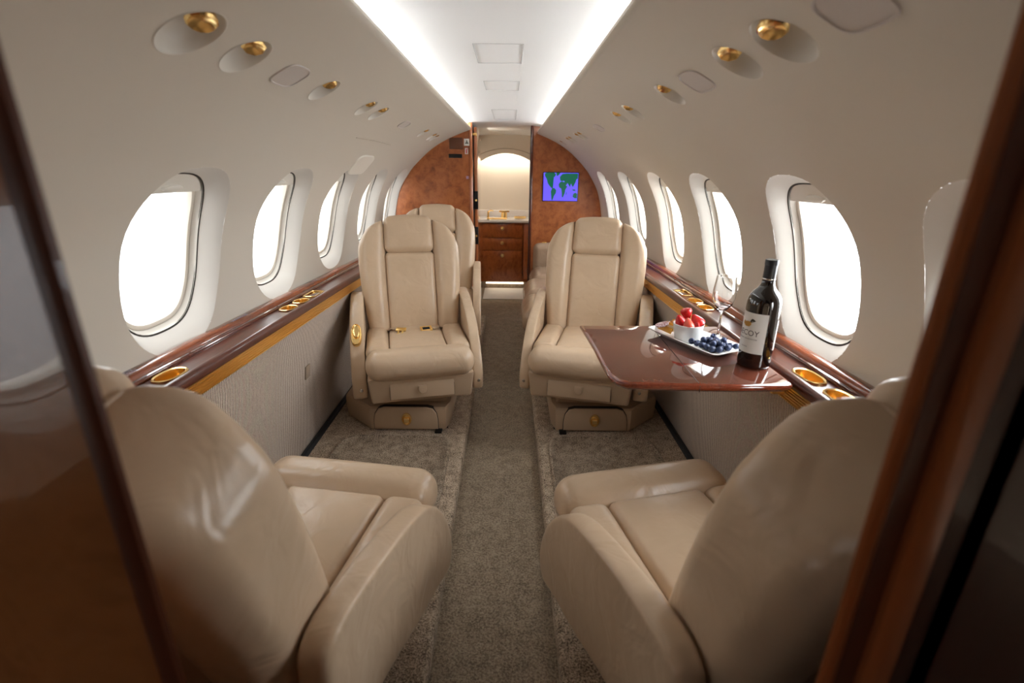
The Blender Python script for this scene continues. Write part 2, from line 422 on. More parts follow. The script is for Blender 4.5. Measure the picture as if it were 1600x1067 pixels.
# emergency exit handle cover above the third visible left window
mp = wmap(-1)
bm = NB(); sC = s_of_z(1.268)
loft(bm, srings(mp, 2.78, sC, [(.15, .066, 4, -.0005), (.146, .062, 4, -.006), (.12, .05, 4, -.007)]), True, False, True)
ex = tag(obj('exit_handle_cover', bm, SHADE), 'white recessed cover above the left window nearest the front seat headrest', 'cover')
bm = NB(); loft(bm, srings(mp, 2.80, sC+.002, [(.04, .006, 6, -.0072), (.04, .006, 6, -.0078)], 20), True, False, True)
obj('placard', bm, mat('placard_grey', (150, 144, 138), .6), ex)
bm = NB(); tube(bm, [mp(2.33+.66*i/10, s_of_z(1.376)+.004*math.sin(i/10*PI), 0) for i in range(11)], .0028, 6)
struct('trim_1', bm, mat('panel_seam', (182, 172, 158), .6))  # wall panel seam, a thin line darker than the wall

# ------------------------------------------------------------------ ceiling
bm = NB(); N = 24
loft(bm, [[Vector((-.42+.84*i/N, Y_, ceilz(-.42+.84*i/N))) for i in range(N+1)] for Y_ in (YA, 2, 4.5, YB)], close=False)
for s in (-1, 1):
    loft(bm, [[Vector((s*.42, Y_, ceilz(.42))), Vector((s*.42, Y_, 1.512))] for Y_ in (YA, YB)], close=False)
struct('ceiling', bm, CEIL, fixn=False)
for i, (Y0, Y1, hw_) in enumerate([(1.74, 2.03, .079), (2.42, 2.68, .079), (3.50, 4.15, .082)]):
    bm = NB(); P = []
    for a, b in (((-hw_, Y0), (-hw_, Y1)), ((hw_, Y0), (hw_, Y1)), ((-hw_, Y0), (hw_, Y0)), ((-hw_, Y1), (hw_, Y1))):
        big = a[0] == b[0]
        tube(bm, [Vector((a[0]+(b[0]-a[0])*t/6, a[1]+(b[1]-a[1])*t/6, 0)) + Vector((0, 0, ceilz(a[0]+(b[0]-a[0])*t/6)-.0005)) for t in range(7)], .0016 if big else .0008, 5)
    struct('trim_%d' % (i+2), bm, mat('ceiling_seam', (176, 176, 174), .7))
for s, nm in ((-1, 'left'), (1, 'right')):
    bm = NB(); x0 = .372
    box(bm, min(s*x0, s*(x0+.02)), max(s*x0, s*(x0+.02)), 1.0, 4.30, 1.560, 1.570)
    tag(obj('cove_light', bm, COVEM), 'white light strip running along the %s edge of the ceiling' % nm, 'light', 'cove lights along the ceiling')

# ------------------------------------------------------------------ floor
AL, AR = -.163, .188; AZ = -.055
bm = NB()
for s, xa in ((-1, -AL), (1, AR)):
    prof = [(.96, 0), (xa+.022, 0), (xa+.012, .003), (xa+.004, -.002), (xa, -.012), (xa, AZ-.01)]
    loft(bm, [[Vector((s*a, Y_, b)) for a, b in prof] for Y_ in (YA, 2.0, 4.28)], close=False)
struct('floor', bm, CARP)
bm = NB(); box(bm, -.96, .96, YA, YB, AZ-.03, AZ)
struct('floor_aisle', bm, CARPA)
for s, nm, x0, x1 in ((-1, 'left', -.77, -.225), (1, 'right', .235, .76)):
    for (ya, yb, wh) in ((1.30, 2.135, 'in front of the forward %s seat' % nm),):
        bm = NB(); cx, cy = (x0+x1)/2, (ya+yb)/2; hx, hy = (x1-x0)/2, (yb-ya)/2
        f = lambda u, v, d: Vector((u, v, d))
        loft(bm, srings(f, cx, cy, [(hx, hy, 9, -.001), (hx, hy, 9, .006), (hx-.005, hy-.005, 9, .011), (hx-.014, hy-.014, 9, .011), (hx-.019, hy-.019, 9, .004)], 72), True, False, True)
        tag(obj('floor_mat', bm, CARPM, sharp=60), 'carpet mat with a raised rounded border '+wh, 'mat', 'carpet mats in front of the seats')
for s, nm in ((-1, 'left'), (1, 'right')):
    bm = NB()
    loft(bm, [[Vector((s*x_, Y_, z_)) for x_, z_ in ((.870, .001), (.873, .010), (.882, .012), (.886, .006), (.890, .012), (.899, .010), (.902, .001))] for Y_ in (.32, 4.2)], True, True, True)
    tag(obj('seat_track', bm, RUB), 'dark rail on the carpet along the foot of the %s wall' % nm, 'rail', 'dark floor rails')

# ------------------------------------------------------------------ side ledges and lower walls
def zl(s, Y):    # height of the wall/ledge joint
    return (.744-.0243*(Y-1.18)) if s < 0 else (.753-.0145*(Y-1.1))
def dirbend(s, Y, x): return x*xs(s, Y)
CUPS = {-1: [(1.20, .05, 'c'), (1.93, .043, 'c'), (2.055, .043, 'c'), (2.20, .06, 'a')], 1: [(1.215, .052, 'c'), (1.075, .05, 'c'), (1.955, .043, 'c'), (2.07, .043, 'c'), (2.23, .06, 'a')]}
for s, nm in ((-1, 'left'), (1, 'right')):
    Y0, Y1 = .30, 4.28
    L = thing('side_ledge', (s*.87, 1.4, .55), 'glossy dark wood armrest ledge along the %s cabin wall' % nm, 'ledge')
    L['group'] = 'side ledges'
    ST = [Y0 + (Y1-Y0)*i/20 for i in range(21)]
    def P(x, dz): return lambda Y_: Vector((s*x*xs(s, Y_), Y_, zl(s, Y_)+dz))
    def sweep(prof, close=True):
        bm = NB(); loft(bm, [[P(x, dz)(Y_) for x, dz in prof] for Y_ in ST], close, True, True); return bm
    # top rail against the wall
    obj('top_rail', sweep([(.945, -.03), (.945, .002), (.936, .008), (.920, .008), (.909, .003), (.903, -.006), (.903, -.03)]), RAILW, L)
    obj('bead', sweep([(.903, -.03), (.903, -.012), (.899, -.008), (.893, -.009), (.890, -.014), (.890, -.03)]), MAHO, L)
    # tray strip with holes for the cups
    mp = lambda u, v, d: Vector((s*(.890-v)*xs(s, u), u, zl(s, u)-.021-d))
    bm = NB(); fe = []
    for (Yc, r_, k) in CUPS[s]:
        if k == 'c': fe.append(dict(cu=Yc, cv=.035, cell=r_+.008, rings=[(r_, .027, 2.6, 0)]))
        else: fe.append(dict(cu=Yc, cv=.035, cell=r_+.008, rings=[(r_, .027, 10, 0)]))
    panel(bm, Y0, Y1, 0, .068, fe, mp, .1, 3)
    obj('tray', bm, LEDW, L)
    obj('front_moulding', sweep([(.822, -.04), (.822, -.020), (.817, -.013), (.808, -.011), (.800, -.014), (.795, -.022), (.795, -.040)]), LEDW, L)
    bm = NB()
    pr = []
    for i in range(6):
        z0 = -.040-.0075*i
        pr += [(.7985, z0), (.7945, z0-.0012), (.7945, z0-.0056), (.7985, z0-.0068)]
    pr += [(.82, -.085), (.82, -.04)]
    loft(bm, [[P(x, dz)(Y_) for x, dz in pr] for Y_ in ST], True, True, True)
    obj('brass_trim', bm, GOLDS, L, sharp=25)
    for (Yc, r_, k) in CUPS[s]:
        n = 2.6 if k == 'c' else 10
        bm = NB()
        loft(bm, srings(mp, Yc, .035, [(r_+.004, .031, n, -.0005), (r_+.004, .031, n, -.005), (r_+.001, .028, n, -.007), (r_-.003, .024, n, -.005), (r_-.004, .023, n, .004), (r_-.005, .022, n, .03), (r_-.009, .018, n, .034)], 40), True, False, True)
        o = obj('cup_holder' if k == 'c' else 'ashtray', bm, GOLD, L)
        if k == 'a':
            bm = NB(); loft(bm, srings(mp, Yc+.004, .035, [(r_-.016, .017, 10, .003), (r_-.016, .017, 10, .0), (r_-.02, .013, 10, -.0015)], 30), True, False, True)
            obj('ashtray_lid', bm, MATS['mahogany'], o)
    # tiny placards of unreadable lettering on the top rail
    PT = MATS.get('placard_text') or mat('placard_text', (178, 176, 196), .5)
    for (Yp, ln, rows) in (([(1.12, .10, 4), (1.68, .10, 2), (2.38, .05, 2)] if s < 0 else [(1.02, .10, 4), (2.30, .05, 2), (1.62, .06, 1)])):
        bm = NB()
        for q in range(rows):
            u = Yp-ln/2; x = .914+.006*q
            while u < Yp+ln/2:
                wd = random.uniform(.004, .011)
                quad(bm, [P(x, .0088)(u), P(x, .0088)(u+wd), P(x+.003, .0088)(u+wd), P(x+.003, .0088)(u)]); u += wd+.002
        obj('placard', bm, PT, L)
    # lower wall, ribbed fabric
    bm = NB(); cells = 12
    loft(bm, [[Vector((s*((.802+.103*(1-j/8)**.75)*xs(s, Y_)), Y_, (zl(s, Y_)-.06)*j/8)) for j in range(9)] for Y_ in [YA+(2.8-YA)*i/20 for i in range(21)]], close=False)
    struct('wall_%s_lower' % nm, bm, FAB)
    bm = NB()
    loft(bm, [[Vector((s*((.802+.103*(1-j/8)**.75)*xs(s, Y_)), Y_, (zl(s, Y_)-.06)*j/8)) for j in range(9)] for Y_ in [2.8+(YB-2.8)*i/20 for i in range(21)]], close=False)
    struct('wall_%s_lower_forward' % nm, bm, FAB)

bm = NB(); 
Yo = 2.02
box(bm, -.006, .0, -.024, .024, -.031, .031, .002)
me = obj('outlet_cover', bm, mat('outlet_taupe', (150, 132, 114), .6), center=False)
me.location = (-.849, Yo, .39); me.rotation_euler = (0, rad(8), 0)
tag(me, 'small taupe rectangular cover plate on the left ribbed fabric wall', 'wall plate')

# ------------------------------------------------------------------ reading lights, speakers
words = ['nearest the camera', 'second from the camera', 'third from the camera', 'fourth from the camera', 'fifth from the camera', 'sixth from the camera', 'seventh from the camera', 'eighth from the camera', 'ninth from the camera', 'tenth from the camera']
for side, nm in ((-1, 'left'), (1, 'right')):
    mp = wmap(side)
    for i, (Yc, r_) in enumerate(LIGHTS[side]):
        bm = NB()
        # scooped cup: deeper toward the top (ceiling) side
        k = 36; rings = []
        for (q, d, sh) in ((1.03, -.0008, 0), (1.0, -.0015, 0), (.96, .001, .0), (.90, .014, .05), (.80, .026, .12), (.55, .036, .22), (.25, .040, .28), (.04, .041, .3)):
            rings.append([mp(Yc+r_*q*math.cos(2*PI*j/k), SPOT_S+r_*q*math.sin(2*PI*j/k)+r_*sh, d) for j in range(k)])
        loft(bm, rings, True, False, True)
        o = tag(obj('reading_light', bm, LINER, fixn=False), 'round recessed reading light with brass nozzle, %s side, %s' % (nm, words[i]), 'reading light', 'recessed reading lights')
        c0 = mp(Yc, SPOT_S+r_*.50, .016); ax = Vector((-side*.25, -.35, -.9)).normalized(); q_ = r_/.048
        bm = NB()
        q = Vector((0, 0, 1)).rotation_difference(ax).to_matrix().to_4x4(); q.translation = c0 - ax*.012*q_
        lathe(bm, [(0.001, -.012*q_), (.011*q_, -.012*q_), (.013*q_, 0), (.013*q_, .010*q_), (.018*q_, .012*q_), (.020*q_, .024*q_), (.017*q_, .027*q_), (.012*q_, .024*q_), (.001, .022*q_)], 8 if i % 2 else 12, q)
        obj('nozzle', bm, GOLD, o, sharp=25)
    for j, (Yc, a_, b_, n_, w_) in enumerate([(1.356, .062, .042, 3.6, 'between the second and third reading lights'), (2.73 if side < 0 else 2.77, .075, .033, 3, 'beyond the fifth reading light')] + ([(.77, .06, .045, 3.5, 'cut by the top edge of the photo')] if side > 0 else [])):
        bm = NB()
        loft(bm, srings(mp, Yc, SPOT_S+(.0 if j < 2 else .0), [(a_, b_, n_, -.0002), (a_-.001, b_-.001, n_, -.0035), (a_-.004, b_-.004, n_, -.0035), (a_-.005, b_-.005, n_, -.001)], 48), True, False, True)
        tag(obj('access_cover', bm, mat('cover_grey', (196, 188, 182), .55), fixn=True), 'flat pale cover plate, upper %s wall, %s' % (nm, w_), 'cover plate', 'cover plates between the reading lights')

# ------------------------------------------------------------------ seats
SEATC = {}
def seat_meshes(mx, e=0.0, rec=15):
    """all parts in seat coordinates: +Y is the back of the seat, aisle on +X (mx=1) or -X (mx=-1)"""
    if (mx, e) in SEATC: return SEATC[(mx, e)]
    S = {}
    def fin(key, name, bm, m, sharp=45):
        if mx < 0:
            for v in bm.verts: v.co.x *= -1
        bmesh.ops.recalc_face_normals(bm, faces=bm.faces)
        S[key] = (name, mesh_from(bm, name, m, sharp))
    # cushion: front roll, centre, two bolsters
    bm = NB()
    rbox(bm, (0, -.205, .385), (.252, .078, .066), .06, (14, 4, 4), (0, .004, .006)); fin('roll', 'thigh_roll', bm, LEA)
    bm = NB(); rbox(bm, (0, .06+e/2, .385), (.139, .20+e/2, .052), .022, (8, 10, 3), (0, 0, .012)); fin('cush', 'seat_cushion', bm, LEA)
    for s in (-1, 1):
        bm = NB(); rbox(bm, (s*.196, .06+e/2, .390), (.056, .20+e/2, .054), .032, (4, 10, 3), (0, 0, .008)); fin('bol%d' % s, 'seat_bolster', bm, LEA)
    # backrest, reclined
    T = Matrix.Translation((0, .205+e, 0.437 if e else .40)) @ Matrix.Rotation(rad(-rec), 4, 'X')
    bm = NB(); rbox(bm, (0, .035, .215), (.131, .055, .225), .025, (8, 3, 12), (0, .0, 0), lambda x, y_, z, a, b, d: (x, y_-(.010*(1-a*a)*(1-d*d) if b < 0 else 0), z), T); fin('bcen', 'backrest', bm, LEA)
    bm = NB()
    rbox(bm, (0, .035, .535), (.133, .072, .098), .034, (8, 4, 6), (0, .006, .006), lambda x, y_, z, a, b, d: (x*(1-.05*(d+1)/2), y_, z-.008*a*a*(d > 0)*d), T); fin('head', 'headrest', bm, LEA)
    def wb(s):
        def f(x, y_, z, a, b, d):
            t = (z+.305)/.61                      # 0..1 height
            out = .232-(.008 if e else 0)+.036*math.sin(min(1, t*1.25)*PI*.62)
            if t > .72: out -= .13*(1-math.sqrt(max(0, 1-((t-.72)/.28)**2)))
            inn = .129 - (.004 if t > .7 else 0)
            q = (x*s/.062+1)/2
            X = inn+(out-inn)*q
            zz = z - (.0 if t < .8 else .012*q*q)
            return (s*X, y_*(1+.0*t) - .012*(q-.5), zz)
        return f
    for s in (-1, 1):
        bm = NB(); rbox(bm, (0, .045, .305), (.062, .088, .305), .046, (5, 6, 26), (0, .006, 0), wb(s), T); fin('bb%d' % s, 'backrest_bolster', bm, LEA)
    bm = NB(); rbox(bm, (0, .095, .22), (.135, .012, .24), .01, (4, 2, 8), (0, 0, 0), None, T); fin('bsh', 'back_panel', bm, SHELL)
    def wr(x, y_, z, a, b, d):
        t = (z+.52)/.61; out = .250
        if t > .72: out -= .125*(1-math.sqrt(max(0, 1-((t-.72)/.28)**2)))
        return (x*out/.235, y_, z)
    bm = NB(); rbox(bm, (0, .100, .515), (.225, .030, .085), .028, (12, 2, 6), (0, .001, 0), wr, T); fin('bpad', 'headrest_back', bm, LEA)
    # arms: swooping side shells with padded edge
    prof = [(.36+e, .42), (.36+e, .56), (.345+e, .605), (.28+e, .618), (.16+e*.6, .590), (.06, .548), (-.03, .500), (-.10, .432), (-.150, .355), (-.178, .285), (-.178, .225), (-.160, .205), (-.12, .21), (-.06, .235), (.06, .27), (.22, .33)]
    pp = []
    n = len(prof)
    for i in range(n):
        p0, p1, p2, p3 = [Vector(prof[(i+k-1) % n]) for k in range(4)]
        for j in range(3):
            t = j/3
            pp.append(tuple(.5*((2*p1)+(p2-p0)*t+(2*p0-5*p1+4*p2-p3)*t*t+(3*p1-p0-3*p2+p3)*t**3)))
    cc = Vector((.10, .42))
    for s in (-1, 1):
        bm = NB(); rings = []
        wd = .016 if s < 0 else 0
        for x_, k in ((.255, .96), (.2555, .985), (.259, 1.0), (.266, 1.008), (.292+wd*.6, 1.008), (.300+wd, 1.0), (.3045+wd, .985), (.306+wd, .965), (.306+wd, .92)):
            rings.append([Vector((s*x_, cc.x+(u-cc.x)*k, cc.y+(v-cc.y)*k)) for u, v in ([(min(u, .27+.1*(u > .27)*0), v) for u, v in pp] if s < 0 and e else pp)])
        loft(bm, rings, True, True, True)
        fin('arm%d' % s, 'armrest', bm, LEA, 60)
        bm = NB(); cyl(bm, (s*.282, -.176, .255), .0085, .010, 16, (0, -1, -.1)); fin('bolt%d' % s, 'bolt', bm, STEEL)
    # brass control on the window-side arm
    bm = NB(); MT = Matrix.Translation((-.290, -.058, .492)) @ Matrix.Rotation(rad(38), 4, 'X')
    def dm(A, B, z, yo=0): return [MT @ Vector((A*math.cos(q)*sell(math.cos(q), math.sin(q), 1, 1, 2.6), yo+B*math.sin(q)*sell(math.cos(q), math.sin(q), 1, 1, 2.6), z)) for q in [2*PI*k/36 for k in range(36)]]
    loft(bm, [dm(.025, .060, -.010), dm(.025, .060, .006), dm(.023, .058, .0095), dm(.019, .056, .008), dm(.018, .055, .005)], True, True, True)
    loft(bm, [dm(.0165, .036, .004, .014), dm(.0165, .036, .012, .014), dm(.014, .033, .0155, .014), dm(.008, .024, .0165, .014)], True, True, True); fin('ctl', 'seat_control', bm, GOLD)
    # pan under the cushion with its drawer
    bm = NB()
    def tp(x, y_, z, a, b, d): return (x*(1-.05*(1-d)/2), y_+(.018*(1-d)/2 if b < 0 else 0), z)
    rbox(bm, (0, .0, .265), (.249, .245, .068), .012, (3, 3, 2), (0, 0, 0), tp); fin('pan', 'seat_pan', bm, SHELL)
    bm = NB(); F = Matrix.Translation((0, -.240, .262)) @ Matrix.Rotation(rad(-8), 4, 'X')
    box(bm, -.150, .150, -.006, .004, -.042, .040, .0025, 2, F); fin('drw', 'drawer', bm, SHELL)
    bm = NB(); box(bm, -.1515, .1515, -.0012, .004, -.0435, .0415, 0, 1, F); fin('drg', 'drawer_seam', bm, SEAL)
    bm = NB()
    pts = [(-.019, .014), (.019, .014), (.019, -.008), (.012, -.02), (0, -.024), (-.012, -.02), (-.019, -.008)]
    prism(bm, pts, lambda u, v, w_: F @ Vector((u, -.006-w_, v+.006)), 0, .012, .002); fin('latch', 'drawer_latch', bm, SHELL)
    bm = NB()
    for i in range(5): box(bm, -.016+.0068*i, -.012+.0068*i, -.0052, -.004, -.031, -.028, 0, 1, F)
    fin('lettering', 'drawer_lettering', bm, INK)
    # belt and buckles lying at the back of the cushion
    bm = NB(); B1 = Matrix.Translation((-.075, .10, .456)) @ Matrix.Rotation(rad(-15), 4, 'Z') @ Matrix.Rotation(rad(25), 4, 'X')
    box(bm, -.026, .026, -.012, .012, -.003, .004, .002, 2, B1); box(bm, -.015, -.006, -.036, -.010, -.002, .003, .001, 1, B1); box(bm, .006, .015, -.036, -.010, -.002, .003, .001, 1, B1); box(bm, -.016, .016, -.038, -.030, -.002, .003, .001, 1, B1)
    fin('bk1', 'belt_tongue', bm, GOLDS)
    bm = NB(); B2 = Matrix.Translation((.055, .10, .452)) @ Matrix.Rotation(rad(8), 4, 'Z') @ Matrix.Rotation(rad(20), 4, 'X')
    box(bm, -.032, -.020, -.016, .016, -.004, .006, .002, 2, B2); box(bm, .018, .030, -.018, .018, -.004, .006, .002, 2, B2); box(bm, -.03, .03, .011, .016, -.004, .005, .001, 1, B2); box(bm, -.03, .03, -.016, -.011, -.004, .005, .001, 1, B2)
    fin('bk2', 'belt_buckle', bm, GOLDS)
    bm = NB(); box(bm, -.021, .019, -.012, .012, -.003, .003, .001, 1, B2); fin('bk3', 'belt_lock', bm, BLACK)
    bm = NB()
    tube(bm, [(-.075, .105, .455), (-.11, .15, .450), (-.15, .19, .42)], .020, 8, True, .12); fin('belt2', 'seat_belt', bm, LEA)
    bm = NB(); tube(bm, [(.085, .105, .452), (.12, .15, .445), (.15, .19, .42)], .020, 8, True, .12)
    fin('belt', 'seat_belt', bm, LEA)
    # pedestal (not swivelled)
    bm = NB()
    outl = [(-.225, -.165), (.155, -.165), (.175, -.10), (.175, .22), (-.39, .22), (-.39, -.015)]
    def ring(z, k, dy=0): return [Vector((-.10+(u+.10)*k, v+dy if v < 0 else v, z)) for u, v in outl]
    loft(bm, [ring(.006, .97), ring(.012, .985), ring(.10, 1.0), ring(.118, .995, .004), ring(.126, .98, .012)], True, True, True)
    rbox(bm, (-.03, .05, .15), (.18, .14, .04), .02, (3, 3, 2))
    fin('ped', 'pedestal', bm, SHELL, 30)
    bm = NB()
    pts = [(-.205, .012)] + [(-.205+.0, .06), (-.198, .095), (-.18, .122), (-.15, .132)] + [(.06, .132), (.09, .124), (.108, .098), (.114, .06), (.114, .012)]
    prism(bm, pts, lambda u, v, w_: Vector((u, -.165-w_, v)), -.02, .010, .004, 3); fin('pdr', 'pedestal_door', bm, SHELL)
    bm = NB(); prism(bm, [(-.0455+(u+.0455)*1.018, .07+(v-.07)*1.05) for u, v in pts], lambda u, v, w_: Vector((u, -.165-w_, v)), -.02, .0012); fin('pdg', 'door_seam', bm, SEAL)
    bm = NB()
    MK = Matrix.Translation((-.04, -.178, .070)) @ Matrix.Scale(1.3, 4) @ Matrix.Rotation(rad(90), 4, 'X') @ Matrix.Scale(1.35, 4, (0, 1, 0))
    lathe(bm, [(.001, -.002), (.019, -.002), (.019, .004), (.015, .005), (.012, .001), (.001, .001)], 24, MK)
    rbox(bm, (-.04, -.184, .065), (.014, .006, .013), .005, (2, 1, 2)); fin('knob', 'brass_knob', bm, GOLD)
    bm = NB(); box(bm, .10, .135, -.20, -.16, .001, .012, .003); box(bm, -.24, .16, -.14, .20, .0, .010, 0); fin('foot', 'floor_lock', bm, BLACK)
    SEATC[(mx, e)] = S; return S
def seat(loc, rot, mx, label, skip=(), pedrot=0, e=0.0, rec=15):
    t = thing('cabin_seat', loc, label, 'seat', 'cream leather cabin seats')
    made = {}
    S = seat_meshes(mx, e, rec); first = ['arm-1', 'arm1', 'drw', 'ped', 'pdr', 'bk2']
    for key in first + [k for k in S if k not in first]:
        name, me = S[key]
        if key in skip: continue
        par = {'knob': 'pdr', 'latch': 'drw', 'lettering': 'drw', 'ctl': 'arm-1', 'bolt-1': 'arm-1', 'bolt1': 'arm1', 'pdr': 'ped', 'pdg': 'ped', 'foot': 'ped', 'bk3': 'bk2'}.get(key)
        par = par if par in made else None
        o = link(name, me, made[par] if par else t)
        if not par: o.rotation_euler = (0, 0, rad(pedrot) if key in ('ped',) else rad(rot))
        if key in ('bolt1', 'bolt-1'): o['label'] = 'small round steel bolt'
        if key == 'ctl': o['label'] = 'polished brass recline control'
        made[key] = o
    return t
seat((-.422, 2.36, 0), 14, 1, 'left cream leather seat facing the camera with belt buckles on its cushion')
seat((.438, 2.36, 0), -14, -1, 'cream leather seat on the right facing the camera behind the mahogany table', skip=('bk1', 'bk2', 'bk3', 'belt', 'belt2'))
seat((-.44, .98, 0), 180-9, -1, 'large cream leather seat at lower left seen from behind its backrest', skip=('bk1', 'bk2', 'bk3', 'belt', 'belt2', 'ctl'), pedrot=180, e=.085, rec=18)
seat((.47, .97, 0), 180+13, 1, 'large cream leather seat at lower right seen from behind its backrest', skip=('bk1', 'bk2', 'bk3', 'belt', 'belt2'), pedrot=180, e=.0851, rec=18)
seat((-.455, 3.24, 0), 3, 1, 'cream leather seat partly hidden behind the front left seat, before the wood bulkhead', skip=('bk1', 'bk2', 'bk3', 'belt', 'belt2'))

# side-facing divan along the right wall
D = thing('divan', (.55, 3.65, 0), 'brown leather side-facing divan with rolled seat cushions by the right bulkhead', 'sofa')
bm = NB(); box(bm, .36, .72, 2.85, 4.30, .0, .29, .02); obj('divan_base', bm, SHELL, D)
for (yc, x0) in ((4.02, .215), (3.53, .150), (3.05, .125)):
    bm = NB(); rbox(bm, ((x0+.64)/2, yc, .37), ((.64-x0)/2, .247, .095), .09, (5, 6, 3), (.0, 0, .01)); obj('seat_cushion', bm, LEAD, D)
    bm = NB(); rbox(bm, (.68, yc, .545), (.05, .24, .10), .045, (3, 5, 5), (.02, 0, 0)); obj('back_cushion', bm, LEAD, D)
bm = NB(); rbox(bm, (.48, 4.37, .45), (.225, .055, .19), .05, (5, 3, 6), (0, 0, .01)); obj('divan_arm', bm, LEAD, D)
bm = NB(); box(bm, .33, .37, 4.355, 4.385, .645, .655, .004); obj('belt_buckle', bm, GOLD, D)

# ------------------------------------------------------------------ folding table and what stands on it
TZ = .735
T = thing('folding_table', (.60, 1.5, .66), 'glossy dark mahogany fold-out table beside the front right seat', 'table')
outer = [(.295, 1.655), (.300, 1.56), (.307, 1.42), (.309, 1.275), (.312, 1.215), (.325, 1.175), (.350, 1.155), (.48, 1.148), (.63, 1.144), (.768, 1.150), (.782, 1.162), (.786, 1.18), (.786, 1.660)]
def tabring(k, z):
    cx, cy = .54, 1.40
    return [Vector((cx+(u-cx)*(1-k/abs(.26)), cy+(v-cy)*(1-k/.27), z)) for u, v in outer]
bm = NB(); loft(bm, [tabring(0, TZ-.012), tabring(-.001, TZ-.008), tabring(0, TZ-.004), tabring(.004, TZ-.0012), tabring(.010, TZ)], True, False, False)
loft(bm, [tabring(0, TZ-.012), tabring(.006, TZ-.020), tabring(.02, TZ-.022)], True, False, True)
obj('table_edge', bm, wood('table_edge_wood', [(.3, (98, 38, 22)), (.55, (130, 58, 34)), (.75, (110, 46, 28))], 9, (8, 1, 8), .1, 1, .6), T, sharp=50)
bm = NB(); loft(bm, [tabring(.010, TZ), tabring(.012, TZ+.0004)], True, False, True); obj('tabletop', bm, TABW, T)
bm = NB(); tube(bm, [(.545, 1.655, TZ+.0006), (.535, 1.156, TZ+.0006)], .0011, 6); tube(bm, [(.535, 1.147, TZ-.003), (.535, 1.147, TZ-.02)], .0012, 6)
obj('leaf_seam', bm, BLACK, T)
bm = NB(); box(bm, .58, .79, 1.36, 1.42, .690, .7125, .004); box(bm, .755, .79, 1.20, 1.62, .685, .7120, .004); obj('support_arm', bm, GOLDS, T)

def place(o, loc, rz=0):
    o.location = loc; o.rotation_euler.z = rz; return o

# serving plate and food
E1 = rad(-64.5); MPl = Matrix.Translation((.634, 1.467, TZ+.0008)) @ Matrix.Rotation(E1, 4, 'Z')
def tr(bm, m_):
    for v in bm.verts: v.co = m_ @ v.co
    return bm
def sr(a, b, z, n=14, k=72): return [Vector((math.cos(q)*sell(math.cos(q), math.sin(q), a, b, n), math.sin(q)*sell(math.cos(q), math.sin(q), a, b, n), z)) for q in [2*PI*(i+.5)/k for i in range(k)]]
bm = NB(); loft(bm, [sr(.10, .038, 0), sr(.112, .046, 0), sr(.120, .052, .006), sr(.146, .073, .019), sr(.148, .075, .0215), sr(.145, .072, .0225), sr(.118, .050, .010), sr(.105, .040, .0085)], True, True, True)
tag(obj('serving_plate', tr(bm, MPl), WHITE, sharp=60), 'white rectangular flared plate holding fruit and cheese on the dark table', 'plate')
PZ = .0095
# ramekin
bm = NB(); BX, BY = -.018, -.018
Mb = MPl @ Matrix.Translation((BX, BY, PZ))
lathe(bm, [(.001, 0), (.034, 0), (.038, .003), (.047, .052), (.0475, .055), (.046, .056), (.044, .053), (.035, .006), (.001, .005)], 48, Mb)
tag(obj('ramekin', bm, WHITE, sharp=60), 'small round white bowl full of strawberries in the middle of the plate', 'bowl')
STR = mat('strawberry_flesh', (196, 38, 36), .3, coat=.3); _v = coords(STR); _n = nd(STR, 'ShaderNodeTexVoronoi'); _n.inputs['Scale'].default_value = 190; lk(STR, _v, _n.inputs['Vector'])
ramp(STR, _n.outputs['Distance'], [(.0, (226, 150, 90)), (.18, (206, 44, 40)), (.8, (190, 28, 34))]); bump(STR, _n.outputs['Distance'], .6, .001)
STRC = mat('strawberry_cut', (222, 90, 70), .3, coat=.3)
def berry(r_, L, c, ax, spin=0, m=STR):
    bm = NB()
    prof = [(.001, -.52), (.16, -.50), (.36, -.38), (.60, -.18), (.82, .06), (.95, .25), (.88, .40), (.55, .49), (.2, .47), (.001, .44)]
    q = Vector((0, 0, 1)).rotation_difference(Vector(ax).normalized()).to_matrix().to_4x4(); q.translation = Vector(c)
    lathe(bm, [(a*r_, b*L) for a, b in prof], 20, q); return bm
SB = [((-.024, .010, .064), (.5, .1, -.9), .021, .042, 'dark red strawberry at the left of the white bowl'),
      ((-.010, -.024, .064), (.1, -.5, -.9), .019, .038, 'orange-red strawberry at the front of the white bowl'),
      ((-.002, .020, .082), (-.3, .1, 1), .0195, .040, 'red strawberry on top at the back of the heap in the bowl'),
      ((.024, .000, .068), (.55, -.3, -.8), .023, .044, 'large seeded red strawberry at the right of the white bowl'),
      ((.012, -.026, .056), (.8, -.3, .3), .014, .028, 'small strawberry low at the right rim of the white bowl')]
CUV = MPl.to_3x3()
for (c, ax, r_, L, lb) in SB:
    rx, ry, _z = c
    # bowl-centred axes: first to the camera's right, second away from the camera
    wpt = Mb.translation + Vector((rx, ry, _z-.004))
    tag(obj('strawberry', berry(r_, L, wpt, ax), STRC if 'orange' in lb else STR), lb, 'strawberry', 'strawberries in the bowl')
BLU = mat('blueberry_skin', (52, 62, 92), .45); _v = coords(BLU); _n = ntex(BLU, _v, 70, 3); ramp(BLU, _n.outputs[0], [(.3, (30, 34, 56)), (.6, (66, 80, 118)), (.8, (110, 124, 156))])
bm = NB(); lathe(bm, [(a_*1.24, b_*1.24) for a_, b_ in [(.0008, -.0070), (.0040, -.0063), (.0069, -.0034), (.0078, 0), (.0073, .0034), (.0050, .0060), (.0034, .0066), (.0026, .0052), (.0008, .0048)]], 16)
bme = mesh_from(bm, 'blueberry', BLU, 60)
bp = []
random.seed(3)
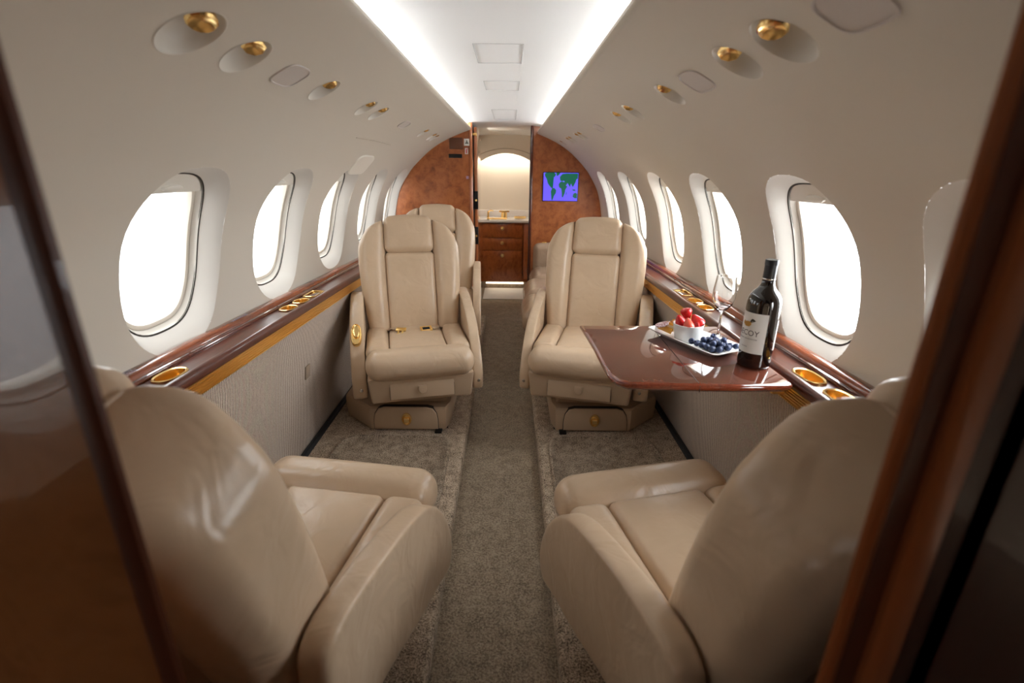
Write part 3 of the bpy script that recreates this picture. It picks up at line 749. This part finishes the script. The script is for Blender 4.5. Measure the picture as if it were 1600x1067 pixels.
for lay, zz in ((0, PZ+.0098), (1, PZ+.0235)):
    for i in range(7):
        for j in range(6):
            x = .034 + i*.0195 + (j % 2)*.0098 + lay*.0098; y_ = -.050+j*.0176 + lay*.0088
            if math.hypot(x-BX, y_-BY) < (.058 if not lay else .066): continue
            if x > .128 or y_ > .056 or y_ < -.056: continue
            if lay and (x > .112 or y_ > .044 or y_ < -.040 or random.random() < .6): continue
            edge = max(0, abs(y_)-.040)*.55 + max(0, x-.112)*.45
            bp.append((x+random.uniform(-.0012, .0012), y_+random.uniform(-.0012, .0012), zz+edge+(.001 if not lay else 0)))
wordpos = lambda x, y_: ('near' if x > .075 else 'far')
nb = len(bp)
for i, q in enumerate(bp):
    o = link('blueberry', bme, None, MPl @ Vector(q)); o.rotation_euler = (random.uniform(-1, 1), random.uniform(-1, 1), random.uniform(0, 6))
    tag(o, 'dark blue blueberry piled on the right end of the white plate', 'blueberry', 'blueberries on the plate')
CH = mat('orange_cheese', (226, 162, 52), .4); CH2 = mat('aged_cheese', (196, 118, 48), .45); CHW = mat('pale_cheese', (236, 220, 176), .4); CR = mat('cracker', (190, 122, 60), .7); SAL = mat('salami', (160, 70, 62), .45); FAT = mat('salami_fat', (214, 188, 186), .45)
_v = coords(SAL); _n = ntex(SAL, _v, 160, 3); ramp(SAL, _n.outputs[0], [(.38, (150, 62, 60)), (.52, (226, 206, 210))])
clabels = ['nearest the plate rim', 'second from the rim', 'third from the rim', 'fourth from the rim', 'farthest from the rim']
for i in range(5):
    bm = NB(); Mx = MPl @ Matrix.Translation((-.086+.003*i, -.044+.0135*i, PZ+.019+.0035*i)) @ Matrix.Rotation(rad([-3, 5, 0, 9, 14][i]), 4, 'Z') @ Matrix.Rotation(rad([66, 48, 70, 52, 64][i]), 4, 'X')
    box(bm, -.036+.003*(i % 2), .028-.003*(i % 3), -.009, .009, -.0018, .0018, .0008, 1, Mx)
    tag(obj('cheese_slice', bm, [CH, CHW, CH, CH2, CH][i]), 'thin cheese slice in the fan left of the bowl, %s' % clabels[i], 'cheese', 'cheese slices on the plate')
for i, (x, y_, a) in enumerate([(-.080, .028, 20), (-.062, .044, -15), (-.098, .046, 40)]):
    bm = NB(); Mx = MPl @ Matrix.Translation((x, y_, PZ+.030+.005*i)) @ Matrix.Rotation(rad(a), 4, 'Z') @ Matrix.Rotation(rad(28), 4, 'X')
    box(bm, -.020, .020, -.017, .017, -.002, .002, .001, 1, Mx)
    tag(obj('cracker', bm, CR), 'golden brown cracker behind the cheese slices, %s' % ['nearest the bowl front', 'nearest the bowl back', 'at the far left corner'][i], 'cracker', 'crackers on the plate')
bm = NB(); Mx = MPl @ Matrix.Translation((-.100, .034, PZ+.050)) @ Matrix.Rotation(rad(50), 4, 'Z') @ Matrix.Rotation(rad(-35), 4, 'Y')
prism(bm, [(-.014, -.01), (.016, -.008), (.002, .016)], lambda u, v, w_: Mx @ Vector((u, v, w_)), 0, .005, .001)
tag(obj('cheese_wedge', bm, CHW), 'pale cheese wedge sticking up at the far left of the plate', 'cheese')
for i, (x, y_, a) in enumerate([(-.125, -.012, -25), (-.118, -.030, -15), (-.100, -.050, -5)]):
    bm = NB(); Mx = MPl @ Matrix.Translation((x, y_, PZ+.022+.004*i)) @ Matrix.Rotation(rad(a), 4, 'Y') @ Matrix.Rotation(rad(14), 4, 'X')
    lathe(bm, [(.001, 0), (.021, 0), (.022, .001), (.021, .002), (.001, .002)], 24, Mx)
    tag(obj('salami_slice', bm, SAL), 'round salami slice at the left end of the plate, %s' % ['farthest', 'middle one', 'nearest the plate rim'][i], 'salami', 'salami slices on the plate')

# wine glass
bm = NB()
lathe(bm, [(.0005, 0), (.032, 0), (.0325, .001), (.030, .002), (.012, .005), (.0045, .012), (.0036, .03), (.0036, .075), (.006, .088), (.018, .098), (.0300, .115), (.0355, .135), (.0350, .160), (.0310, .195), (.0300, .2045), (.0293, .2045), (.0300, .195), (.0340, .160), (.0345, .135), (.0288, .116), (.017, .1005), (.004, .0935), (.0005, .093)], 48)
for v in bm.verts: v.co += Vector((.735, 1.535, TZ+.0008))
tag(obj('wine_glass', bm, GLASS, sharp=80), 'empty clear stemmed wine glass standing between the bowl and the bottle', 'glass')

# wine bottle
BC = Vector((.738, 1.292, TZ+.0008)); BR = .0435
bot = [(.001, .004), (.030, .002), (.038, 0), (.042, .003), (BR, .009), (BR, .178), (.0428, .188), (.0395, .200), (.032, .212), (.0225, .222), (.0172, .233), (.0155, .245), (.0150, .262)]
B = thing('wine_bottle', BC, 'tall dark red wine bottle with cream label at the right end of the table', 'bottle')
bm = NB(); lathe(bm, bot, 48, Matrix.Translation(BC), False, True); obj('bottle_body', bm, WINE, B, sharp=70)
bm = NB(); lathe(bm, [(.0158, .233+.008), (.0162, .243), (.0158, .284), (.0168, .285), (.0168, .297), (.0158, .299), (.001, .299)], 32, Matrix.Translation(BC)); cp = obj('capsule', bm, FOIL, B)
bm = NB(); lathe(bm, [(.0166, .246), (.0168, .247), (.0168, .249), (.0166, .250)], 32, Matrix.Translation(BC)); obj('capsule_band', bm, STEEL, cp)
LA = rad(198)      # label centre direction, turned a little to the left of the camera
def onb(u, z, dr=.0006): return BC + Vector(((BR+dr)*math.cos(LA+u/BR), (BR+dr)*math.sin(LA+u/BR), z))
bm = NB(); loft(bm, [[onb(-.052+.104*i/24, z, .0004) for i in range(25)] for z in (.045, .09, .14, .158)], close=False); lab = obj('front_label', bm, LABEL, B)
bm = NB(); loft(bm, [[onb(PI*BR*.62+.055*i/12, z, .0004) for i in range(13)] for z in (.055, .14)], close=False); obj('back_label', bm, LABEL, B)
def text(name, body, size, fmap, m, parent, ext=0, font=None, align='CENTER'):
    cu = bpy.data.curves.new(name, 'FONT'); cu.body = body; cu.size = size; cu.align_x = align; cu.align_y = 'CENTER'; cu.resolution_u = 3
    to = bpy.data.objects.new(name, cu); COL.objects.link(to)
    dg = bpy.context.evaluated_depsgraph_get(); me = bpy.data.meshes.new_from_object(to.evaluated_get(dg))
    bpy.data.objects.remove(to)
    bm = NB(); bm.from_mesh(me); bmesh.ops.triangulate(bm, faces=bm.faces)
    bmesh.ops.subdivide_edges(bm, edges=[e for e in bm.edges if e.calc_length() > size*.25], cuts=2)
    for v in bm.verts: v.co = fmap(v.co.x, v.co.y)
    return obj(name, bm, m, parent, fixn=False)
text('lettering', 'DECOY', .022, lambda x, y_: onb(x*.95, .101+y_, .0009), INK, lab)
text('lettering', 'CABERNET SAUVIGNON', .0058, lambda x, y_: onb(x, .085+y_, .0009), INK, lab)
def blob(pts, m, nm):
    bm = NB(); f_ = bm.faces.new([bm.verts.new(onb(u, z, .001)) for u, z in pts]); bmesh.ops.triangulate(bm, faces=[f_]); obj(nm, bm, m, lab, fixn=False)
blob([(-.016, .124), (-.006, .118), (.006, .119), (.011, .125), (.010, .132), (.002, .134), (-.008, .131), (-.014, .134)], DUCK1, 'duck_body')
blob([(.006, .131), (.008, .138), (.012, .1425), (.017, .141), (.022, .137), (.016, .1365), (.012, .131)], DUCK2, 'duck_head')
text('lettering', 'SONOMA', .0045, lambda x, y_: onb(x, .062+y_, .0009), INK, lab)

# ------------------------------------------------------------------ forward bulkhead
def bulk_poly(side, xin, Y, zlo=-.06, zin=None):
    pts = [(xin, zlo), (.955, zlo), (.955, .55)]
    for q in CS[6:]:
        pts.append((q.x*xs(side, Y)+.012, q.y+.006))
    pts = [q for q in pts if True]
    for x in (.40, .34):
        pass
    pts.append((.40, 1.54)); pts.append((.40, ceilz(.40)+.003))
    x = .40
    while x-.04 > xin:
        x -= .04; pts.append((x, ceilz(x)+.003))
    pts.append((xin, ceilz(xin)+.003))
    # drop outline points between wall lip and cove so that the outline stays simple
    o = []
    for q in pts:
        if q[0] < .41 and q[1] < 1.56 and q[1] > 1.45 and q != (.40, 1.54): continue
        o.append(q)
    return [(side*a, b) for a, b in o]
YL, YR = 4.30, 4.60
bm = NB(); prism(bm, bulk_poly(-1, .285, YL), lambda u, v, w_: Vector((u, w_, v)), YL, YL+.05)
struct('wall_front_left', bm, BURL, sharp=20)
bm = NB(); prism(bm, bulk_poly(1, .238, YR), lambda u, v, w_: Vector((u, w_, v)), YR, YR+.05)
struct('wall_front_right', bm, BURL, sharp=20)
bm = NB(); rbox(bm, (-.279, YL+.02, .78), (.012, .032, .84), .010, (1, 1, 4)); struct('trim_20', bm, mat('edge_wood', (176, 104, 62), .2, coat=1))
bm = NB(); rbox(bm, (.234, YR+.02, .78), (.010, .034, .84), .008, (1, 1, 4)); struct('trim_21', bm, MAHO)
bm = NB(); rbox(bm, (.222, YR-.006, .78), (.004, .006, .84), .003, (1, 1, 4)); struct('trim_22', bm, BLACK)
# pocket door beside the left bulkhead
Dr = thing('pocket_door', (-.24, YL+.2, -.05), 'narrow edge of an open wooden sliding door with brass latches', 'door')
bm = NB(); box(bm, -.262, -.236, YL+.10, YL+.60, -.05, 1.58, .004); obj('door_leaf', bm, MATS['edge_wood'], Dr)
bm = NB(); box(bm, -.290, -.235, YL+.08, YL+.10, 1.515, 1.535, .003); obj('latch_bar', bm, GOLDS, Dr)
for z in (1.0, .70):
    bm = NB(); box(bm, -.268, -.230, YL+.084, YL+.102, z-.075, z+.075, .003); lp = obj('latch_plate', bm, BLACK, Dr)
    bm = NB(); cyl(bm, (-.250, YL+.084, z), .010, .022, 14, (.2, -1, 0)); obj('latch_knob', bm, GOLD, lp)
bm = NB(); box(bm, -.284, -.268, YL+.052, YL+.66, -.06, 1.60); struct('trim_23', bm, BLACK)  # black box puts the darkness of the door gap into its colour

def flat(name, x0, x1, z0, z1, Y, m, label, cat, parent=None, th=.004, bev=.003):
    bm = NB(); box(bm, x0, x1, Y-th, Y, z0, z1, min(bev, th*.45)); o = obj(name, bm, m, parent)
    if label: tag(o, label, cat)
    return o
flat('vent_grille', -.462, -.352, 1.338, 1.368, YL, BLACK, 'black rectangular vent slot high on the left wood bulkhead', 'vent')
flat('exit_sign', -.455, -.345, 1.405, 1.492, YL, mat('sign_brown', (92, 52, 30), .25, coat=.5), 'unlit dark brown translucent sign panel above the black vent', 'sign')
sg = flat('placard_sign', -.335, -.288, 1.432, 1.485, YL, LABEL, 'white square pictogram placard at the top of the left wood bulkhead', 'sign')
bm = NB(); quad(bm, [(-.327, YL-.0048, 1.447), (-.296, YL-.0048, 1.447), (-.302, YL-.0048, 1.458), (-.321, YL-.0048, 1.458)]); quad(bm, [(-.316, YL-.0048, 1.458), (-.307, YL-.0048, 1.458), (-.307, YL-.0048, 1.474), (-.316, YL-.0048, 1.474)])
obj('pictogram', bm, MATS['ink_dark_green'], sg, fixn=False)
sg = flat('fire_placard', -.328, -.302, 1.368, 1.415, YL, LABEL, 'small white placard with red fire extinguisher mark below the pictogram', 'sign')
bm = NB(); quad(bm, [(-.320, YL-.0048, 1.374), (-.311, YL-.0048, 1.374), (-.311, YL-.0048, 1.402), (-.320, YL-.0048, 1.402)]); quad(bm, [(-.318, YL-.0048, 1.402), (-.304, YL-.0048, 1.404), (-.304, YL-.0048, 1.409), (-.318, YL-.0048, 1.408)])
obj('extinguisher_mark', bm, mat('sign_red', (200, 40, 60), .5), sg, fixn=False)
flat('sticker', -.322, -.300, 1.175, 1.198, YL, mat('sticker_lilac', (160, 130, 160), .6), 'small faded lilac square sticker at the right of the left bulkhead', 'sticker', th=.001)

# moving-map screen
SX0, SX1, SZ0, SZ1 = .342, .650, .993, 1.232
TV = thing('map_screen', ((SX0+SX1)/2, YR, SZ0), 'wall screen showing a green world map on purple sea', 'screen')
flat('bezel', SX0-.006, SX1+.006, SZ0-.006, SZ1+.006, YR, BLACK, None, None, TV, .012)
SEA = mat('screen_sea', (20, 16, 40), .3, emit=(92, 78, 235), es=.95); LAND = mat('screen_land', (10, 30, 20), .3, emit=(14, 84, 62), es=.8)
bm = NB(); quad(bm, [(SX0, YR-.0126, SZ0), (SX1, YR-.0126, SZ0), (SX1, YR-.0126, SZ1), (SX0, YR-.0126, SZ1)]); scr = obj('display', bm, SEA, TV, fixn=False)
def land(pts, m=LAND, d=.0132):
    bm = NB(); f_ = bm.faces.new([bm.verts.new((SX0+(SX1-SX0)*u, YR-d, SZ1-(SZ1-SZ0)*v)) for u, v in pts]); bmesh.ops.triangulate(bm, faces=[f_])
    return bm
bm = NB()
shapes = [[(.03, .03), (.10, .0), (.30, .0), (.36, .06), (.32, .14), (.28, .16), (.24, .24), (.20, .34), (.20, .42), (.26, .50), (.28, .55), (.24, .55), (.17, .46), (.12, .36), (.09, .22), (.04, .12)],
 [(.26, .55), (.32, .54), (.38, .62), (.37, .72), (.32, .82), (.28, .98), (.25, .98), (.25, .80), (.22, .66)],
 [(.36, .0), (.48, .0), (.44, .08), (.38, .12)],
 [(.47, .34), (.54, .30), (.62, .34), (.66, .46), (.70, .48), (.64, .60), (.63, .72), (.58, .88), (.55, .86), (.54, .70), (.52, .56), (.46, .52), (.44, .42)],
 [(.48, .26), (.47, .14), (.54, .04), (.66, .02), (.99, .02), (.99, .20), (.95, .22), (.93, .32), (.88, .40), (.86, .50), (.83, .46), (.80, .38), (.77, .50), (.74, .44), (.70, .36), (.66, .44), (.62, .36), (.60, .28), (.52, .30)],
 [(.86, .84), (.88, .74), (.94, .70), (.99, .74), (.99, .90), (.92, .90)], [(.84, .58), (.92, .58), (.95, .64), (.86, .63)], [(.67, .68), (.69, .68), (.68, .78), (.66, .78)]]
for sh in shapes:
    f_ = bm.faces.new([bm.verts.new((SX0+(SX1-SX0)*u, YR-.0132, SZ1-(SZ1-SZ0)*v)) for u, v in sh])
bmesh.ops.triangulate(bm, faces=bm.faces); obj('continents', bm, LAND, scr, fixn=False)

# ------------------------------------------------------------------ galley beyond the door
GY = 5.55
for s, nm in ((-1, 'left'), (1, 'right')):
    bm = NB(); box(bm, min(s*.60, s*.63), max(s*.60, s*.63), 4.64, 6.0, -.055, 1.60); struct('wall_galley_'+nm, bm, CREAM)
G = thing('galley_cabinet', (0, GY+.22, -.05), 'brown burl wood galley cabinet with brass knobs seen through the doorway', 'cabinet')
bm = NB(); box(bm, -.44, .44, GY+.02, GY+.44, .03, .70, .004); obj('cabinet_body', bm, CABW, G)
for z0, z1, dn in ((.535, .690, 'drawer'), (.395, .528, 'drawer'), (.065, .388, 'door')):
    bm = NB(); box(bm, -.255, .190, GY, GY+.02, z0, z1, .003); d = obj(dn, bm, CABW, G)
    bm = NB(); zk = z1-.052
    cyl(bm, (-.035, GY, zk), .021, .008, 20, (0, -1, 0)); rbox(bm, (-.035, GY-.012, zk), (.013, .008, .013), .009, (2, 1, 2)); obj('brass_knob', bm, GOLD, d)
bm = NB(); box(bm, .205, .43, GY, GY+.02, .065, .690, .003); obj('door', bm, CABW, G)
bm = NB(); box(bm, -.45, .45, GY+.05, GY+.44, -.05, .03); obj('toe_kick', bm, CARPA, G)
bm = NB(); box(bm, -.46, .46, GY-.02, GY+.46, .70, .727, .006); tag(obj('galley_counter', bm, STONE), 'pale stone countertop on the galley cabinet', 'counter')
bm = NB(); box(bm, -.46, .46, GY+.42, GY+.46, .727, .80, .004); tag(obj('backsplash', bm, STONE), 'low pale stone backsplash behind the brass tap', 'backsplash')
ZC = .7275
F_ = thing('tap', (-.02, GY+.2, ZC), 'brass tap and spout in the middle of the galley counter', 'tap')
bm = NB(); lathe(bm, [(.001, 0), (.038, 0), (.040, .004), (.034, .012), (.034, .060), (.030, .066), (.001, .068)], 20, Matrix.Translation((-.02, GY+.2, ZC))); obj('tap_body', bm, GOLD, F_)
bm = NB(); box(bm, -.075, .04, GY+.19, GY+.21, ZC+.068, ZC+.086, .004); obj('tap_handle', bm, GOLD, F_)
bm = NB(); lathe(bm, [(.001, 0), (.018, 0), (.018, .006), (.011, .012), (.010, .075), (.001, .078)], 16, Matrix.Translation((-.20, GY+.2, ZC))); tube(bm, [(-.20, GY+.2, ZC+.07), (-.17, GY+.17, ZC+.09), (-.14, GY+.13, ZC+.085)], .007, 8)
tag(obj('soap_dispenser', bm, GOLD), 'slim brass dispenser at the left of the galley counter', 'dispenser')
bm = NB(); rbox(bm, (-.10, GY+.12, ZC+.005), (.11, .06, .0045), .004, (3, 3, 1)); tag(obj('sink_cover', bm, GOLDS), 'flat brass sink cover lying in front of the tap', 'sink cover')
bm = NB(); loft(bm, [sr(.055, .035, 0, 4, 32), sr(.066, .042, .004, 4, 32), sr(.070, .045, .022, 4, 32), sr(.064, .040, .024, 4, 32), sr(.058, .036, .008, 4, 32)], True, True, True); tr(bm, Matrix.Translation((.165, GY+.2, ZC)))
tag(obj('brass_dish', bm, GOLD), 'small oblong brass dish at the right of the galley counter', 'dish')
# arched niche above the counter
bm = NB(); AY = GY+.30
def arch(x, zc, k): return zc - k*x*x
n = 16; X = [-.60+1.2*i/n for i in range(n+1)]
for xa, xb in zip(X, X[1:]):
    za, zb = (arch(xa, 1.425, 1.05), arch(xb, 1.425, 1.05))
    quad(bm, [(xa, AY, za), (xb, AY, zb), (xb, AY, 1.66), (xa, AY, 1.66)]); quad(bm, [(xa, AY, za), (xb, AY, zb), (xb, AY+.03, zb), (xa, AY+.03, za)]); quad(bm, [(xa, AY+.03, za), (xb, AY+.03, zb), (xb, AY+.03, 1.66), (xa, AY+.03, 1.66)])
struct('wall_front_arch', bm, CREAM)
bm = NB(); tube(bm, [(x, AY-.001, arch(x, 1.475, .75)) for x in X], .004, 6); struct('trim_24', bm, mat('arch_seam', (176, 160, 142), .6))
bm = NB(); box(bm, -.62, .62, GY+.46, GY+.50, -.05, 1.62); struct('wall_front_niche', bm, CREAM)
bm = NB(); box(bm, -.34, .34, AY+.05, AY+.08, 1.47, 1.482)
tag(obj('niche_lamp', bm, mat('niche_lamp_glow', (255, 255, 255), .5, emit=(255, 246, 232), es=26)), 'hidden lamp strip lighting the arched galley niche', 'lamp')
bm = NB(); box(bm, -.235, .21, 5.08, GY+.04, AZ, AZ+.008, .003); tag(obj('sill_plate', bm, mat('sill_white', (226, 222, 214), .4)), 'pale floor panel before the galley cabinet', 'floor panel')
bm = NB(); box(bm, -.22, .21, GY+.040, GY+.050, .006, .016); tag(obj('toe_light', bm, mat('toe_glow', (255, 255, 255), .5, emit=(255, 240, 215), es=5)), 'thin light strip under the galley cabinet', 'light')
# upholstered kick panel at the left of the doorway
bm = NB()
loft(bm, [[Vector((-.30, y_, z)), Vector((x_, y_, z)), Vector((x_+.012, y_+.02, z-.3)), Vector((-.30, y_, -.054))] for y_, z, x_ in ((3.95, .02, -.20), (4.10, .12, -.205), (4.24, .24, -.215), (4.29, .27, -.235))], True, True, True)
tag(obj('kick_panel', bm, LEAD), 'brown leather covered sloping kick panel at the foot of the left bulkhead', 'panel')
# end walls
bm = NB(); box(bm, -.97, .97, YB-.02, YB, -.1, 1.7); struct('wall_front_end', bm, CREAM)
bm = NB(); box(bm, -.97, .97, YA-.02, YA, -.1, 1.7); struct('wall_back_end', bm, BURLD)

# ------------------------------------------------------------------ doorway the camera looks through
DY = .28
def rearpoly(side, xin, x0=.955): return bulk_poly(side, xin, DY)
bm = NB(); prism(bm, bulk_poly(-1, .262, DY), lambda u, v, w_: Vector((u, w_, v)), DY-.018, DY+.015)
loft(bm, [[Vector((x_, y_, z)) for x_, y_ in ((-.2095, .260), (-.211, .268), (-.262, .30), (-.27, .262))] for z in (-.055, 1.60)], True, True, True)
struct('wall_back_left', bm, BURLD, sharp=20)
bm = NB(); prism(bm, bulk_poly(1, .345, DY), lambda u, v, w_: Vector((u, w_, v)), DY-.016, DY+.02)
loft(bm, [[Vector((x_, y_, z)) for x_, y_ in ((.326, .264), (.36, .264), (.36, .30))] for z in (-.055, 1.60)], True, True, True)
struct('wall_back_right', bm, mat('dark_door_wood', (62, 34, 22), .4, coat=.25), sharp=20)
TRW = mat('trim_wood', (88, 44, 24), .4, coat=.12)
def vtrim(n, prof, m, sharp=38):
    bm = NB(); loft(bm, [[Vector((x_, y_, z)) for x_, y_ in prof] for z in (-.055, .8, 1.60)], True, True, True); struct(n, bm, m, sharp=sharp)
vtrim('trim_30', ((-.212, .268), (-.2115, .2575), (-.204, .2560), (-.199, .2580), (-.198, .262), (-.208, .272)), TRW)
ORW = mat('orange_wood', (158, 88, 48), .35, coat=.3)
vtrim('trim_31', ((.277, .2650), (.2785, .2620), (.284, .2608), (.289, .264), (.290, .274)), ORW)
vtrim('trim_32', ((.2885, .2645), (.296, .2665), (.306, .2650), (.306, .285), (.296, .280)), TRW)
vtrim('trim_33', ((.306, .2600), (.309, .2580), (.324, .2580), (.327, .2600), (.327, .274), (.306, .284)), ORW)
bm = NB(); cyl(bm, (.3165, .2579, .84), .0026, .002, 12, (0, -1, 0)); tag(obj('screw', bm, STEEL), 'tiny steel screw in the orange wood strip of the right doorway frame', 'screw')
# added fill lights: one hidden past the forward bulkhead, one behind the camera
for (nm, y_, es, lb) in (('fill_lamp', 5.0, 55, 'added round fill light over the galley entry, hidden behind the bulkhead'), ('fill_lamp', -.55, .7, 'added unseen fill light behind the doorway nearest the camera')):
    bm = NB(); lathe(bm, [(.001, 0), (.10, 0), (.11, .006), (.11, .014), (.001, .014)], 32, Matrix.Translation((-.44 if y_ > 1 else 0, y_, 1.50 if y_ > 1 else 1.585)))
    tag(obj(nm, bm, mat('fill_glow_%d' % round(es), (255, 255, 255), .5, emit=(255, 244, 228), es=es)), lb, 'lamp')
